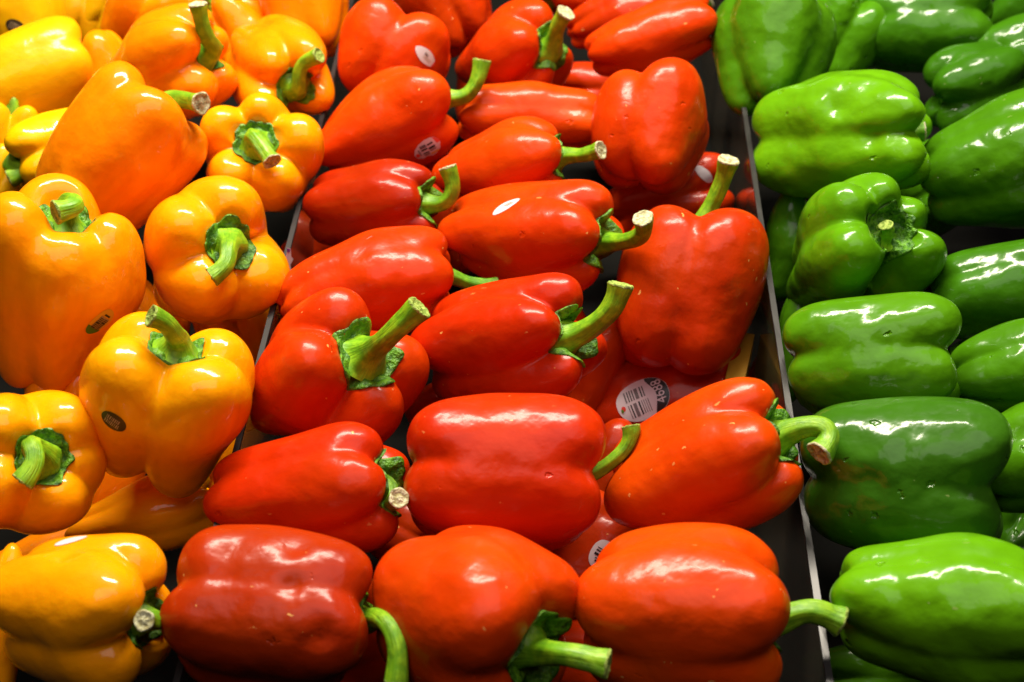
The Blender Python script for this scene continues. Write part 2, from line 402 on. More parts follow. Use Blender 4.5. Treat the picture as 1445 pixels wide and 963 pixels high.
def pepper(kind, cx, cy, phi, tau, L, W, label, z=0.0, lobes=(45, -45, 135, -135), b=0.87, db=0.07, dt=0.13, gd=0.40, sharp=40,
           bend=(0, 0), nz=0.020, dents=(), stem=None, sr=12, cal=0.30, tint=(1, 1, 1), stint=(1, 1, 1), stickers=(), sh=.56, top_w=.985, square=.5, base_off=None, cut_face=True):
    SEED[0] += 1; seed = SEED[0]; rng = np.random.default_rng(seed)
    c = at(cx, cy, z)
    D = (c - CAM).dot(FWD); m = D / FPX
    n = (CAM - c).normalized()
    r_ = (RGT - n * RGT.dot(n)).normalized(); u_ = n.cross(r_)
    ax = (r_ * math.cos(R(phi)) + u_ * math.sin(R(phi))) * math.cos(R(tau)) + n * math.sin(R(tau))
    v = n - ax * n.dot(ax)
    v.normalize(); wv = ax.cross(v)
    M = Matrix.Translation(c) @ Matrix((v, wv, ax)).transposed().to_4x4()
    V, F, apex = body_shape(L * m, W * m, lobes, b, db, dt, gd, sharp, bend, nz, dents, seed, sh, top_w, square)
    root = bpy.data.objects.new(NAMES[kind], None); COL.objects.link(root); root.empty_display_size = .01
    root.matrix_world = M
    tag(root, label, 'pepper', GROUPS[kind])
    body = link('skin', mesh('skin', V, F), SKIN[kind], root)
    col = COLS[kind]
    body.color = tuple(min(1, col[i] * tint[i]) for i in range(3)) + (1,)  # tint carries own tone, plus painted shade on buried peppers
    bvh = BVHTree.FromPolygons([tuple(p) for p in V], F)
    inv = M.inverted()
    ap = M @ Vector(apex)
    DEBUG.append((label[:40], [round(q) for q in proj(ap)]))
    if cal:
        # calyx: ragged green cap following the shoulder dimple
        na, nr = 72, 12; rc0 = cal * W * m / 2
        k = int(rng.choice([5, 6])); p0 = rng.uniform(0, 6.28)
        a = np.linspace(0, 2 * math.pi, na, endpoint=False)
        saw = np.abs(((a * k / (2 * math.pi) + p0) % 1) - .5) * 2
        rc = rc0 * (.94 + .13 * saw ** 1.6 + .05 * np.sin(13 * a + 2 * p0) * .5 + .04 * np.sin(7 * a + p0) + .05 * rng.normal(size=na).cumsum() / na ** .5 * np.sin(a / 2) ** 2)
        CV = []
        for j in range(nr + 1):
            rho = j / nr
            for i in range(na):
                x = apex[0] + math.cos(a[i]) * rc[i] * max(rho, .02); y = apex[1] + math.sin(a[i]) * rc[i] * max(rho, .02)
                h = bvh.ray_cast(Vector((x, y, apex[2] + rc0 * 1.6)), Vector((0, 0, -1)))[0]
                zz = h.z if h else apex[2]
                zz = min(zz, apex[2] + rc0 * .95)
                rid = math.cos(k * 2 * (a[i] + p0)) * .035 * rc0 * rho
                zz += .0007 + rc0 * (.16 * (1 - rho) ** 2) + rid * .6 + rc0 * .05 * rho ** 5 * (1 + math.sin(5 * a[i] + 2 * p0) * .9) + rc0 * .07 * math.exp(-((rho - .62) / .08) ** 2)
                CV.append((x, y, zz))
        for i in range(na):
            x, y, zz = CV[nr * na + i]; CV.append((apex[0] + (x - apex[0]) * .985, apex[1] + (y - apex[1]) * .985, zz - rc0 * .14))
        CF = []
        for j in range(nr + 1):
            for i in range(na):
                p, q = j * na + i, j * na + (i + 1) % na
                CF.append((p, p + na, q + na, q))
        CF.append(tuple(range(na)))
        co = link('calyx', mesh('calyx', CV, CF), CALYX, root)
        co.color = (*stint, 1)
    if stem:
        pts = [ap - ax * .001, ap + ax * (.010 if base_off is None else base_off)]
        dA = (ap - CAM).dot(FWD)
        for (px, py, lift) in stem:
            d = ray(px, py); pts.append(CAM + d * (dA - lift / 100.0))
        lp = [np.array(inv @ p) for p in pts]
        C = resample(catmull(lp, 16), 30)
        for _ in range(26):
            C[2:-2] = C[2:-2] * .5 + (C[1:-3] + C[3:-1]) * .25
        s0 = sr * m; t = np.linspace(0, 1, 30)
        rad = s0 * (1 + 1.35 * np.exp(-t * 7.0) + .16 * smooth(.84, 1.0, t) - .10 * np.sin(math.pi * t)) * (1 + .02 * np.sin(17 * t + seed))
        SV, SF, fr, a = tube(C, rad, 28, .055, rng)
        me = mesh('stem', SV, SF)
        uvl = me.uv_layers.new(name='UVMap')
        ln = np.linalg.norm(np.diff(C, axis=0), axis=1).sum()
        for poly in me.polygons:
            for li in poly.loop_indices:
                vi = me.loops[li].vertex_index
                ang = (vi % 28) / 28.0
                uvl.data[li].uv = (0.5 + 0.5 * math.cos(6.2832 * ang), (vi // 28) / 29.0 * ln * 40)
        so = link('stem', me, STEM, root); so.color = (*stint, 1)  # stint also darkens stems and calyxes in shade: shade put into the colour
        # cut end: pale broken rim with a hollow
        N0, B, T = fr[-1]; tip = C[-1]; ring = SV[-28:] - tip
        EV, EF = [], []
        skew = N0 * rng.uniform(-.3, .3) + B * rng.uniform(-.3, .3)
        prof = [(1.0, -.12), (1.015, .02), (.93, .11), (.80, .07), (.62, -.10), (.40, -.03), (.18, .03), (.02, .04)]
        for (f, hgt) in prof:
            jit = rng.normal(size=28) * .035 if f > .1 else np.zeros(28)
            for i in range(28):
                EV.append(tip + ring[i] * f + T * s0 * (hgt + jit[i] + .15 * float(skew.dot(ring[i] / s0)) * f))
        for j in range(len(prof) - 1):
            for i in range(28):
                p, q = j * 28 + i, j * 28 + (i + 1) % 28
                EF.append((p, q, q + 28, p + 28))
        link('cut_end', mesh('cut_end', EV, EF), CUT if cut_face else GREEN_CUT, so)
    for s in stickers:
        sticker(root, M, bvh, *s)
    return root

# ------------------------------------------------------------------ fruit stickers, pressed onto the skin
def sticker(root, M, bvh, px, py, w, h, ang, style):
    inv = M.inverted(); o = inv @ CAM; d = (inv.to_3x3() @ ray(px, py)).normalized()
    hit, nrm, _, _ = bvh.ray_cast(o, d)
    if hit is None: print('STICKER MISSED', style, px, py); return
    m = (hit - o).length / FPX
    sx = inv.to_3x3() @ (RGT * math.cos(R(ang)) + UPV * math.sin(R(ang)))
    tx = (sx - nrm * sx.dot(nrm)).normalized(); ty = nrm.cross(tx)
    hw, hh = w / 2 * m, h / 2 * m

    def put(pts, off):
        out = []
        for (x, y) in pts:
            p = hit + tx * (x * hw) + ty * (y * hh) + nrm * .02
            q, qn, _, _ = bvh.ray_cast(p, -nrm)
            if q is None: q, qn = hit + tx * (x * hw) + ty * (y * hh), nrm
            out.append(tuple(q + qn * off))
        return out

    def blob(name, outline, mat, par, off, cx=0, cy=0, nr=7):
        pts, F = [], []; na = len(outline)
        for j in range(nr + 1):
            for (x, y) in outline:
                f = max(j / nr, .02); pts.append((cx + (x - cx) * f, cy + (y - cy) * f))
        for j in range(nr):
            for i in range(na):
                p, q = j * na + i, j * na + (i + 1) % na
                F.append((p, p + na, q + na, q))
        F.append(tuple(range(na)))
        return link(name, mesh(name, put(pts, off), F), mat, par)

    def rects(name, rs, mat, par, off):
        V, F = [], []
        for (x0, x1, y0, y1) in rs:
            nx, ny = 3, 8; b0 = len(V)
            V += put([(x0 + (x1 - x0) * i / nx, y0 + (y1 - y0) * j / ny) for j in range(ny + 1) for i in range(nx + 1)], off)
            for j in range(ny):
                for i in range(nx):
                    q = b0 + j * (nx + 1) + i; F.append((q, q + 1, q + nx + 2, q + nx + 1))
        return link(name, mesh(name, V, F), mat, par)

    def ell(rx, ry, cx=0, cy=0, p=2.0, n=44):
        return [(cx + rx * math.copysign(abs(math.cos(t)) ** (2 / p), math.cos(t)), cy + ry * math.copysign(abs(math.sin(t)) ** (2 / p), math.sin(t))) for t in [2 * math.pi * i / n for i in range(n)]]

    o1, o2, o3 = .00035, .00055, .00075
    rng = random.Random(int(px * 7 + py))
    if style == 'number':
        base = blob('label_sticker', ell(1, 1, p=2.3), M_WHITE, root, o1)
        base['label'] = 'oval white and black fruit sticker printed 4688'
        arc = [(x, y) for (x, y) in ell(.985, .985, p=2.3, n=80) if x > .22]
        arc.sort(key=lambda q: q[1])
        blob('dark_end', arc, M_BLACK, base, o2, cx=.62, cy=0)
        bars, gb = [], []
        x = -.62
        for wd, dark in ((.07, 0), (.05, 1), (.05, 1), (.05, 1), (.16, 0), (.06, 1), (.05, 1)):
            (bars if dark else gb).append((x, x + wd * .8, .08, .66)); x += wd + .045
        x = -.60
        for wd, dark in ((.04, 0), (.06, 1), (.15, 0), (.07, 1), (.03, 1), (.03, 0), (.03, 0), (.03, 1)):
            (bars if dark else gb).append((x, x + wd * .85, -.72, -.06)); x += wd + .05
        rects('barcode', bars, M_BLACK, base, o2); rects('barcode', gb, M_GREY, base, o2)
        blob('fruit_emblem', ell(.085, .13, -.78, -.12, n=16), M_PINK, base, o2, -.78, -.12, 2)
        blob('fruit_emblem', ell(.05, .10, -.84, -.20, n=12), M_SGRN, base, o3, -.84, -.20, 2)
        cu = bpy.data.curves.new('number', 'FONT'); cu.body = '4688'; cu.align_x = 'CENTER'; cu.align_y = 'CENTER'; cu.size = 1.0; cu.resolution_u = 3
        to = bpy.data.objects.new('number', cu); COL.objects.link(to)
        tm = to.to_mesh(); vs = [v.co.copy() for v in tm.vertices]; fs = [tuple(p.vertices) for p in tm.polygons]; to.to_mesh_clear()
        bpy.data.objects.remove(to)
        ys = [q.y for q in vs]; xs = [q.x for q in vs]; my = (min(ys) + max(ys)) / 2; mx = (min(xs) + max(xs)) / 2; sw = max(xs) - min(xs)
        # digits read upwards along the sticker's short side
        P = [(.63 - (q.y - my) / sw * 1.24 * (hh / hw) * 1.2, (q.x - mx) / sw * 1.24 + .05) for q in vs]
        link('number', mesh('number', put(P, o3), fs, False), M_WHITE, base)
    elif style in ('leaf', 'slim', 'pale'):
        out = [(-1, -.1), (-.92, -.55), (-.6, -.85), (-.25, -.75), (.05, -1), (.35, -.95), (.8, -.55), (.86, -.25), (1, 0), (.92, .35), (.8, .62), (.55, .8), (.1, .9), (-.4, .75), (-.8, .4)] if style == 'leaf' else ell(1, 1, p=1.7, n=30)
        base = blob('label_sticker', out, M_WHITE, root, o1, nr=9)
        base['label'] = {'leaf': 'white leaf shaped fruit sticker with barcode and red tip', 'slim': 'slim white oval fruit sticker with red tip', 'pale': 'small white fruit sticker lying along the upper flank'}[style]
        if style == 'leaf':
            rects('barcode', [(-.42, 0.02, .0, .16), (.1, .52, .28, .42), (-.4, 0, -.38, -.24), (.08, .55, -.16, .06)], M_BLACK, base, o2)
            rects('barcode', [(-.42, 0.02, .25, .55), (.1, .55, -.36, -.24), (-.38, 0, -.60, -.46), (-.62, -.54, -.4, .3)], M_GREY, base, o2)
            rects('colour_bar', [(.05, .62, -.74, -.56)], M_YEL, base, o2)
            blob('red_tip', [(.74, .05), (1.0, .0), (.93, .36), (.8, .6), (.62, .74)], M_PINK, base, o2, .82, .3, 3)
            blob('red_emblem', ell(.14, .22, -.78, -.22, n=14), M_PINK, base, o2, -.78, -.22, 3)
        elif style == 'slim':
            rects('barcode', [(-.22, .10, .12, .34)], M_GREY, base, o2)
            rects('barcode', [(-.15, .55, -.08, .0), (-.2, .5, -.34, -.26), (-.24, .06, .44, .5)], M_TAN, base, o2)
            blob('red_tip', [q for q in sorted(ell(.99, .99, p=1.7, n=60), key=lambda q: q[1]) if q[0] > .74], M_PINK, base, o2, .85, 0, 3)
        else:
            rects('barcode', [(-.1, .45, .05, .2), (0, .5, -.3, -.15)], M_TAN, base, o2)
    elif style == 'golden':
        base = blob('label_sticker', ell(1, 1), M_YEL, root, o1); base['label'] = 'oval yellow and green fruit sticker with barcode'
        low = [q for q in sorted(ell(.985, .985, n=80), key=lambda q: q[1]) if q[0] < -.40]
        blob('green_end', low, M_SGRN, base, o2, -.65, 0, 4)
        rects('white_panel', [(-.52, .42, -.62, .55)], M_TAN, base, o2)
        bl = []
        for row in range(2):
            x = -.50
            while x < .36:
                wd = rng.choice([.04, .05, .09, .12]); bl.append((x, x + wd, -.60 + row * .60, -.08 + row * .60)); x += wd + rng.choice([.05, .06])
        rects('barcode', bl, M_BLACK, base, o3)
        rects('small_print', [(.50, .62, -.4, .3)], M_BROWN, base, o2)
    elif style == 'dark':
        base = blob('label_sticker', ell(1, 1), M_BROWN, root, o1); base['label'] = 'small dark oval fruit sticker with faint barcode'
        bl = []
        for row in range(2):
            x = -.62
            while x < .5:
                wd = rng.choice([.04, .06, .09]); bl.append((x, x + wd, -.55 + row * .56, -.06 + row * .56)); x += wd + rng.choice([.06, .08])
        rects('barcode', bl, M_TAN, base, o2)
    elif style == 'half':
        base = blob('label_sticker', ell(1, 1, p=2.3), M_WHITE, root, o1); base['label'] = 'white fruit sticker with black bars, half hidden'
        rects('barcode', [(-.6, -.48, -.3, .3), (-.4, -.32, -.2, .4), (-.2, -.02, -.6, .6), (.1, .2, -.6, .6), (.3, .36, -.6, .6)], M_BLACK, base, o2)
    elif style == 'plain':
        base = blob('label_sticker', ell(1, 1), M_WHITE, root, o1); base['label'] = 'blank pale fruit sticker'

# ------------------------------------------------------------------ RED
P = pepper
P('red', 385, 862, -6, 10, 292, 236, 'large dull red pepper with creased dented skin, front left of the red bin',
  lobes=((58, 1.0, .0, .0), (-18, 1.05, .02, .02), (-95, .95, -.06), (150, 1), (-150, .9)), b=.97, gd=.31, nz=.022, z=.012,
  dents=((50, .10, .16, .07), (18, .12, .14, .08), (40, -.22, .2, .05), (-12, .30, .16, .06)), tint=(.62,.62,1), cut_face=False, stem=((536, 867, 2.2), (564, 900, 3.2), (559, 962, 3.4)), sr=15, cal=.42)
P('red', 672, 872, -26, 34, 262, 262, 'smooth orange-red pepper, front middle, thick stem pointing down right',
  lobes=((95, 1.0, .02), (10, 1.05), (-70, .9, .0), (-165, 1)), b=.90, gd=.29, cut_face=False, stem=((790, 922, 2.0), (858, 938, 2.6)), sr=17, cal=.46, tint=(1.06,1.25,1), z=.012)
P('red', 968, 865, -3, 8, 300, 256, 'large orange-red pepper, front right, stem reaching over the clear divider',
  lobes=((88, 1.0, .01), (12, 1.08, -.01), (-62, 1.0, .02), (-140, .9), (160, .9)), b=.93, gd=.36, cut_face=False, stem=((1140, 860, .5), (1186, 877, .5)), sr=18, cal=.40, base_off=.008, tint=(1.1,1.4,1), z=.012)
P('red', 994, 660, 24, 24, 284, 205, 'orange-red pepper whose hooked stem curls over the divider to a green pepper',
  lobes=((82, 1.0, .0), (5, 1.1), (-70, .95, .02), (-150, .9), (150, .9)), b=.93, gd=.36, stem=((1130, 602, 1.0), (1166, 600, 1.2), (1174, 622, 1.6), (1156, 640, 2.0)), sr=16, cal=.44, tint=(1.06,1.3,1), z=.012, nz=.012)
P('red', 712, 666, -3, 0, 276, 224, 'glossy red pepper lying sideways, one long groove across it, centre of the bin',
  lobes=((44, 1.0, .0), (-30, 1.0, .02), (-100, .9), (120, .9), (-165, .9)), b=.95, gd=.33, nz=.012, cut_face=False, stem=((872, 645, .2), (893, 622, .3), (890, 602, .2)), sr=11, cal=.26, tint=(.88,.62,1), z=.01, top_w=1.0)
P('red', 437, 697, 8, 26, 282, 186, 'tapered shiny red pepper with a short cut stem, lower left by divider',
  lobes=((70, .95), (5, 1.0, .0), (-68, .95, .05), (160, 1)), b=.84, gd=.36, stem=((548, 712, 1.0), (563, 703, 2.4)), sr=12.5, cal=.52, tint=(.86,.62,1), stint=(0.8, 0.85, 0.8), bend=(0, .05))
P('red', 467, 538, 40, 50, 225, 226, 'red pepper facing upward with a thick straight green stem, beside left divider',
  lobes=((112, 1.0, .01), (30, 1.05, -.02), (-72, .92, .0), (-150, .98, -.01)), b=.84, gd=.42, cut_face=False, stem=((545, 478, 2.6), (592, 434, 3.4)), sr=16, cal=.44, tint=(.94,.9,1))
P('red', 716, 490, 8, 36, 262, 190, 'red pepper with deep shoulder lobe and long curved stem, middle of bin',
  lobes=((95, 1.0, .0), (20, 1.05, -.01), (-65, .95, .03), (-160, 1)), b=.86, gd=.40, dents=((-22, .10, .3, .05),), cut_face=False, stem=((835, 462, 1.2), (868, 432, 2.0), (876, 402, 2.2)), sr=15, cal=.43, tint=(.84,.58,1))
P('red', 518, 408, 13, -4, 262, 156, 'smooth red pepper lying sideways behind the thick straight stem, its own stem tucked away',
  lobes=((75, 1.0), (5, 1.0), (-70, 1), (150, 1), (-145, 1)), b=.70, gd=.30, cut_face=False, stem=((664, 402, -.6), (700, 404, -1.2)), sr=11, cal=.28, tint=(1, 1, 1.1), stint=(0.56, 0.75, 0.62), bend=(0, -.12), dents=((40, .0, .16, .04),))
P('red', 748, 335, -2, 26, 254, 164, 'tapered red pepper with small white sticker and blunt dark-tipped stem',
  lobes=((80, 1.0), (10, 1.05), (-68, .95), (170, 1)), b=.82, gd=.36, stem=((884, 341, 2.4), (912, 330, 4.2), (907, 308, 5.2)), sr=12, cal=.52, bend=(0, .06),
  stickers=((714, 291, 44, 20, 35, 'pale'),))
P('red', 969, 413, 78, -12, 236, 206, 'upright red pepper leaning on the right divider, long stem pointing up',
  lobes=((42, 1.0, .0), (-40, 1.0, .0), (125, .95), (-130, .95)), b=.86, gd=.31, stem=((1018, 262, .6), (1028, 226, 1.6)), sr=13, cal=0, tint=(.84,.8,1), z=-.02, nz=.014)
P('red', 530, 290, 2, 28, 200, 128, 'deep red pepper with an upward hooked stem, left edge of red bin',
  lobes=((85, 1.0), (10, 1.05), (-65, 1.0, .04), (170, 1)), b=.86, gd=.31, stem=((628, 290, .8), (642, 266, 1.2), (632, 236, 1.4)), sr=11, cal=.54, tint=(.58,.4,1))
P('red', 543, 180, 26, 6, 220, 146, 'long tapered red pepper bearing a barcode sticker, curved stem raised',
  lobes=((85, .95), (15, 1.1), (-60, 1.0), (170, .9)), b=.80, gd=.36, cut_face=False, stem=((652, 142, .4), (674, 118, .8), (680, 86, .9)), sr=11, cal=.26, tint=(1.08, 1.15, 1),
  stickers=((603, 210, 42, 31, 34, 'leaf'),), top_w=1.0)
P('red', 551, 84, 62, -8, 150, 162, 'round red pepper with a slim white sticker, at back by the orange ones',
  lobes=((48, 1.0), (-32, 1.05), (-110, .95), (140, 1)), b=.86, gd=.36, cal=0, tint=(1, 1.05, 1), z=.005,
  stickers=((601, 80, 40, 19, -38, 'slim'),))
P('red', 628, 8, 118, -20, 140, 140, 'ribbed red pepper cut off by the top frame edge, left of the two back stems',
  lobes=((30, 1.0), (-42, 1.0), (120, 1), (-130, 1)), b=.70, gd=.42, cal=0, tint=(0.9, 1, 1), z=-.01)
P('red', 727, 80, 22, 46, 176, 146, 'red pepper at back with small round lobe and stem showing pale cut end',
  lobes=((100, 1.0), (25, 1.08), (-62, .80, .06), (-150, .9)), b=.72, gd=.42, stem=((786, 38, 1.8), (799, 18, 2.8)), sr=11, cal=.46, base_off=.004, tint=(1, 1.05, 1))
P('red', 790, -52, -105, 10, 150, 130, 'red pepper mostly beyond the top edge with its stem hanging down', z=-.01,
  lobes=(45, -45, 135, -135), stem=((771, 12, .4), (769, 34, .2)), sr=8.5, cal=.3)
P('red', 872, 26, 18, 0, 150, 96, 'darker red pepper half covered at the very back, right of the pale-tipped stem',
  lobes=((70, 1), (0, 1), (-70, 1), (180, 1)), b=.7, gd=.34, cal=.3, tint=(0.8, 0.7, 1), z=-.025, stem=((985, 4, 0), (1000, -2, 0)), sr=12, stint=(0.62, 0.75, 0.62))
P('red', 920, 56, 16, 0, 188, 104, 'pointed orange-red pepper lying sideways at back beside the upright green pepper',
  lobes=((85, 1.0), (10, 1.1), (-70, 1.0), (170, .9)), b=.80, gd=.28, cal=0, tint=(1.08, 1.2, 1), z=.015)
P('red', 748, 164, -4, 0, 204, 98, 'long red pepper lying level, only its upper flank showing, behind a cut-stem pepper',
  lobes=((60, 1.0), (-15, 1.0), (-95, 1.0), (150, 1)), b=.90, gd=.27, cal=0, tint=(1.05, 1.35, 1), z=-.004)
P('red', 714, 236, 12, 24, 204, 132, 'smooth red pepper with rounded back and stem showing a hollow cut end',
  lobes=((95, .95), (15, 1.1), (-68, .95), (175, .9)), b=.84, gd=.34, stem=((822, 220, 1.2), (848, 212, 2.2)), sr=11, cal=.50, tint=(1.08, 1.2, 1), bend=(0, .05), z=.004)
P('red', 917, 186, 82, -24, 180, 168, 'plump red pepper with a vertical groove, standing stem-end away near divider',
  lobes=((56, .92, 0, .0), (-26, 1.06, 0, .02), (125, .9), (-125, .9)), b=.9, gd=.33, cal=0, tint=(1.02, 1.1, 1), z=.012)
# red, lower layer: tints a step darker, shade put into the skin colour
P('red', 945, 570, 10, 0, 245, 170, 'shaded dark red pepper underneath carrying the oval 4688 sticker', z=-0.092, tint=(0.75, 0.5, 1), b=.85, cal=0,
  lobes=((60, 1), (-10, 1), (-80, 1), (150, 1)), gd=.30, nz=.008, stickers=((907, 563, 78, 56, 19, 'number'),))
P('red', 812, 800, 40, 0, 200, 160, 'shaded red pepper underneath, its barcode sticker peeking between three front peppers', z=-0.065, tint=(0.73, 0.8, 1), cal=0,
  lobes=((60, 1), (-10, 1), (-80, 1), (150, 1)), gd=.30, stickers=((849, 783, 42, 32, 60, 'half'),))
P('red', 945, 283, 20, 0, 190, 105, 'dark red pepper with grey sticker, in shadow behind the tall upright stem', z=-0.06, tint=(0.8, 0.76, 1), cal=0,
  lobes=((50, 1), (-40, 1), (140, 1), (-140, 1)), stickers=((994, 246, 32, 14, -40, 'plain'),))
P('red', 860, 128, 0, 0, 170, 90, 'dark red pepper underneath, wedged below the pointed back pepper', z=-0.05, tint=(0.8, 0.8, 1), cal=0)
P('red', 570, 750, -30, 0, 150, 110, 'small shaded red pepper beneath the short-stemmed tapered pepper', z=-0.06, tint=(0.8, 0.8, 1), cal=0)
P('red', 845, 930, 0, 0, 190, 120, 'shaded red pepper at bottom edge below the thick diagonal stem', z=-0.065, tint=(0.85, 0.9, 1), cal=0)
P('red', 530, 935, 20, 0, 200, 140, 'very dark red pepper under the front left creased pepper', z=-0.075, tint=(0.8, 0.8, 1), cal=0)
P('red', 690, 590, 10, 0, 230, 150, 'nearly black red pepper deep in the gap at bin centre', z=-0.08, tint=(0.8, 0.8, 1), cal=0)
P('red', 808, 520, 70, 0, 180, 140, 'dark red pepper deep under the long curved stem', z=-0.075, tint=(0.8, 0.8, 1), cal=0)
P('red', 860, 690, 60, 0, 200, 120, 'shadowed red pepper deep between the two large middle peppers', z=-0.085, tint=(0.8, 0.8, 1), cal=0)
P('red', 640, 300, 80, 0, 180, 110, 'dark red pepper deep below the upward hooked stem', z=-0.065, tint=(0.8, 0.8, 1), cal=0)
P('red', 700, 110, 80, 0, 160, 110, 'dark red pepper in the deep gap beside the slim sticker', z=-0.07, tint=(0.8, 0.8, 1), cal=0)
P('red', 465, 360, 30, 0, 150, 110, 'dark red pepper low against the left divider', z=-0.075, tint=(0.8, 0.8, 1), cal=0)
# ------------------------------------------------------------------ ORANGE
P('orange', 120, 864, -4, 34, 256, 226, 'orange pepper at front left with waisted lobes and short pale cut stem',
  lobes=((88, 1.0, .04), (18, 1.08, .0), (-62, .9, .03), (-150, .9), (160, .9)), b=.90, gd=.40, tint=(1, .85, 1), nz=.022, dents=((-28, -.05, .25, .06), (45, .05, .18, .05)), stem=((216, 879, 1.8), (203, 876, 3.2)), sr=12, cal=.36, stint=(0.69, 0.75, 0.62), z=.012,
  stickers=((100, 763, 44, 18, 18, 'plain'),))
P('orange', 34, 655, 20, 72, 205, 210, 'orange pepper facing the viewer at left edge, stem curled like a hook',
  lobes=((150, 1.0), (62, 1.0), (-10, 1.0), (-100, .95), (-160, .9)), b=.82, gd=.38, cut_face=False, stem=((38, 622, 1.5), (55, 650, 2.2), (32, 680, 2.6)), sr=14, cal=.38, tint=(1,.95,1), z=.012, base_off=.006)
P('orange', 233, 568, 80, 40, 256, 236, 'yellow-tinged orange pepper with dark sticker and stem bent upward',
  lobes=((52, 1.05, .0, .02), (-38, 1.05, .0, .06), (135, .95, .0), (-120, .95)), b=.80, gd=.38, cut_face=False, stem=((246, 476, 1.6), (237, 455, 2.3), (213, 446, 2.8)), sr=14, cal=.34, tint=(1,.98,1), z=.02, nz=.012,
  stickers=((160, 595, 38, 28, -40, 'dark'),))
P('orange', 298, 364, 30, 70, 200, 206, 'round orange pepper facing the viewer, calyx centred and stem curled down',
  lobes=((130, 1.0), (50, 1.0), (-30, 1.0), (-110, 1.0)), b=.84, gd=.36, cut_face=False, stem=((322, 350, 1.5), (320, 376, 2.3), (299, 391, 2.5)), sr=12, cal=.36, tint=(1,.88,1), z=.012, base_off=.004, dt=.10)
P('orange', 82, 410, 84, 24, 300, 236, 'very large tall orange pepper with golden barcode sticker at left edge',
  lobes=((60, 1.0, .06), (-8, 1.0, -.05), (-70, 1.0, .02), (170, 1.0, .06)), b=.72, gd=.32, cut_face=False, stem=((110, 292, 1.6), (78, 300, 2.4)), sr=14, cal=.34, tint=(1,.78,1), z=.03, nz=.013,
  stickers=((141, 455, 46, 32, 42, 'golden'),), base_off=.016)
P('orange', 377, 230, 110, 64, 175, 172, 'orange pepper with short stubby stem facing viewer, beside left divider',
  lobes=((140, 1.0), (62, 1.0), (-10, .95), (-80, 1.0), (-155, 1.0)), b=.82, gd=.42, stem=((384, 228, 2.2),), sr=11, cal=.36, tint=(1,.9,1), z=.008, base_off=.012)
P('orange', 166, 226, 51, 8, 244, 192, 'wedge shaped orange pepper with pointed shoulder and stem cut facing viewer',
  lobes=((75, 1.05, .05), (0, 1.05, -.01), (-72, 1.0, .02), (170, .9)), b=.88, square=1.0, gd=.30, stem=((262, 142, 1.2), (284, 146, 2.4)), sr=13, cal=.32, tint=(1,.62,1), z=.035, nz=.010, dents=((-20, .2, .3, .05),))
P('orange', 230, 100, 26, 42, 232, 158, 'long orange pepper at back with upright stem flared at its tip',
  lobes=((100, 1.0), (35, 1.0, .02), (-40, 1.05, -.02), (-110, .95), (165, .9)), b=.66, gd=.38, stem=((288, 48, 2.4), (279, 6, 3.4)), sr=11, cal=.34, tint=(1,.66,1), z=.03)
P('orange', 392, 98, -45, 66, 220, 150, 'orange pepper at back pointing towards us, stem leaning right',
  lobes=((70, 1.0), (0, 1.0), (-70, 1.0), (160, 1.0)), b=.80, gd=.40, cut_face=False, stem=((424, 92, 1.6), (450, 78, 2.4)), sr=10, cal=.38, tint=(1,.72,1), z=.012)
P('orange', 432, 8, 100, -20, 150, 128, 'plain orange pepper at top edge nearest the red bin',
  lobes=((45, 1), (-35, 1), (130, 1), (-130, 1)), b=.8, gd=.28, cal=0, tint=(1,.62,1), z=.015)
P('orange', 212, 22, 60, 20, 130, 124, 'orange pepper behind the flared upright stem, cut by top edge',
  lobes=(60, -20, 150, -110), cal=.34, tint=(1,.7,1), z=.005, stem=((232, 8, .4), (250, 2, .4)), sr=8)
P('orange', 140, 110, 110, 0, 130, 104, 'orange pepper tucked between the yellow peppers and the long orange one',
  lobes=(50, -30, 140, -120), cal=0, tint=(1,.72,1), z=-.005)
P('orange', 350, 62, 130, -10, 150, 110, 'orange pepper at back whose stem points up past the top edge', z=-.01,
  lobes=(60, -20, 150, -110), cal=.3, tint=(1,.66,1), stem=((312, 16, .2), (296, -8, .2)), sr=10, stint=(0.9, 0.95, 0.8))
P('orange', 80, 214, 200, 20, 150, 112, 'yellow-orange pepper with stem pointing left, wedged behind large orange one',
  lobes=((100, 1.0), (30, 1.0), (-40, 1.0), (170, 1)), gd=.40, cal=.36, tint=(1,1.3,1), z=.005, cut_face=False, stem=((40, 240, 1.0), (14, 252, 1.2)), sr=11)
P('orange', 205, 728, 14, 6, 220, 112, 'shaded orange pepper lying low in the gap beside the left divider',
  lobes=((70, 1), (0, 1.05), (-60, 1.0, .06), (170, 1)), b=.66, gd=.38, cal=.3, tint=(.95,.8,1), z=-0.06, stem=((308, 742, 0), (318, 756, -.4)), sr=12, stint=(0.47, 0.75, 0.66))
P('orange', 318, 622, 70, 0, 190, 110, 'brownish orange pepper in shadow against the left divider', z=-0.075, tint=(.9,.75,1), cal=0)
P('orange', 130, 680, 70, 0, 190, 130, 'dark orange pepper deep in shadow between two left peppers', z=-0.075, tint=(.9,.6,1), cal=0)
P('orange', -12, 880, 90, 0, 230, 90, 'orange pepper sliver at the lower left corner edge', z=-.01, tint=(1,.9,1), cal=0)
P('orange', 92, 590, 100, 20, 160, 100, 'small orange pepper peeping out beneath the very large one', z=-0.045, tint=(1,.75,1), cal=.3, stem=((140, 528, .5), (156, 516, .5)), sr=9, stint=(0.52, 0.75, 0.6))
P('orange', 345, 480, 110, 30, 160, 120, 'shadowed orange pepper with dark calyx, low between two round ones', z=-0.07, tint=(.9,.7,1), cal=.4, stint=(0.62, 0.75, 0.75))
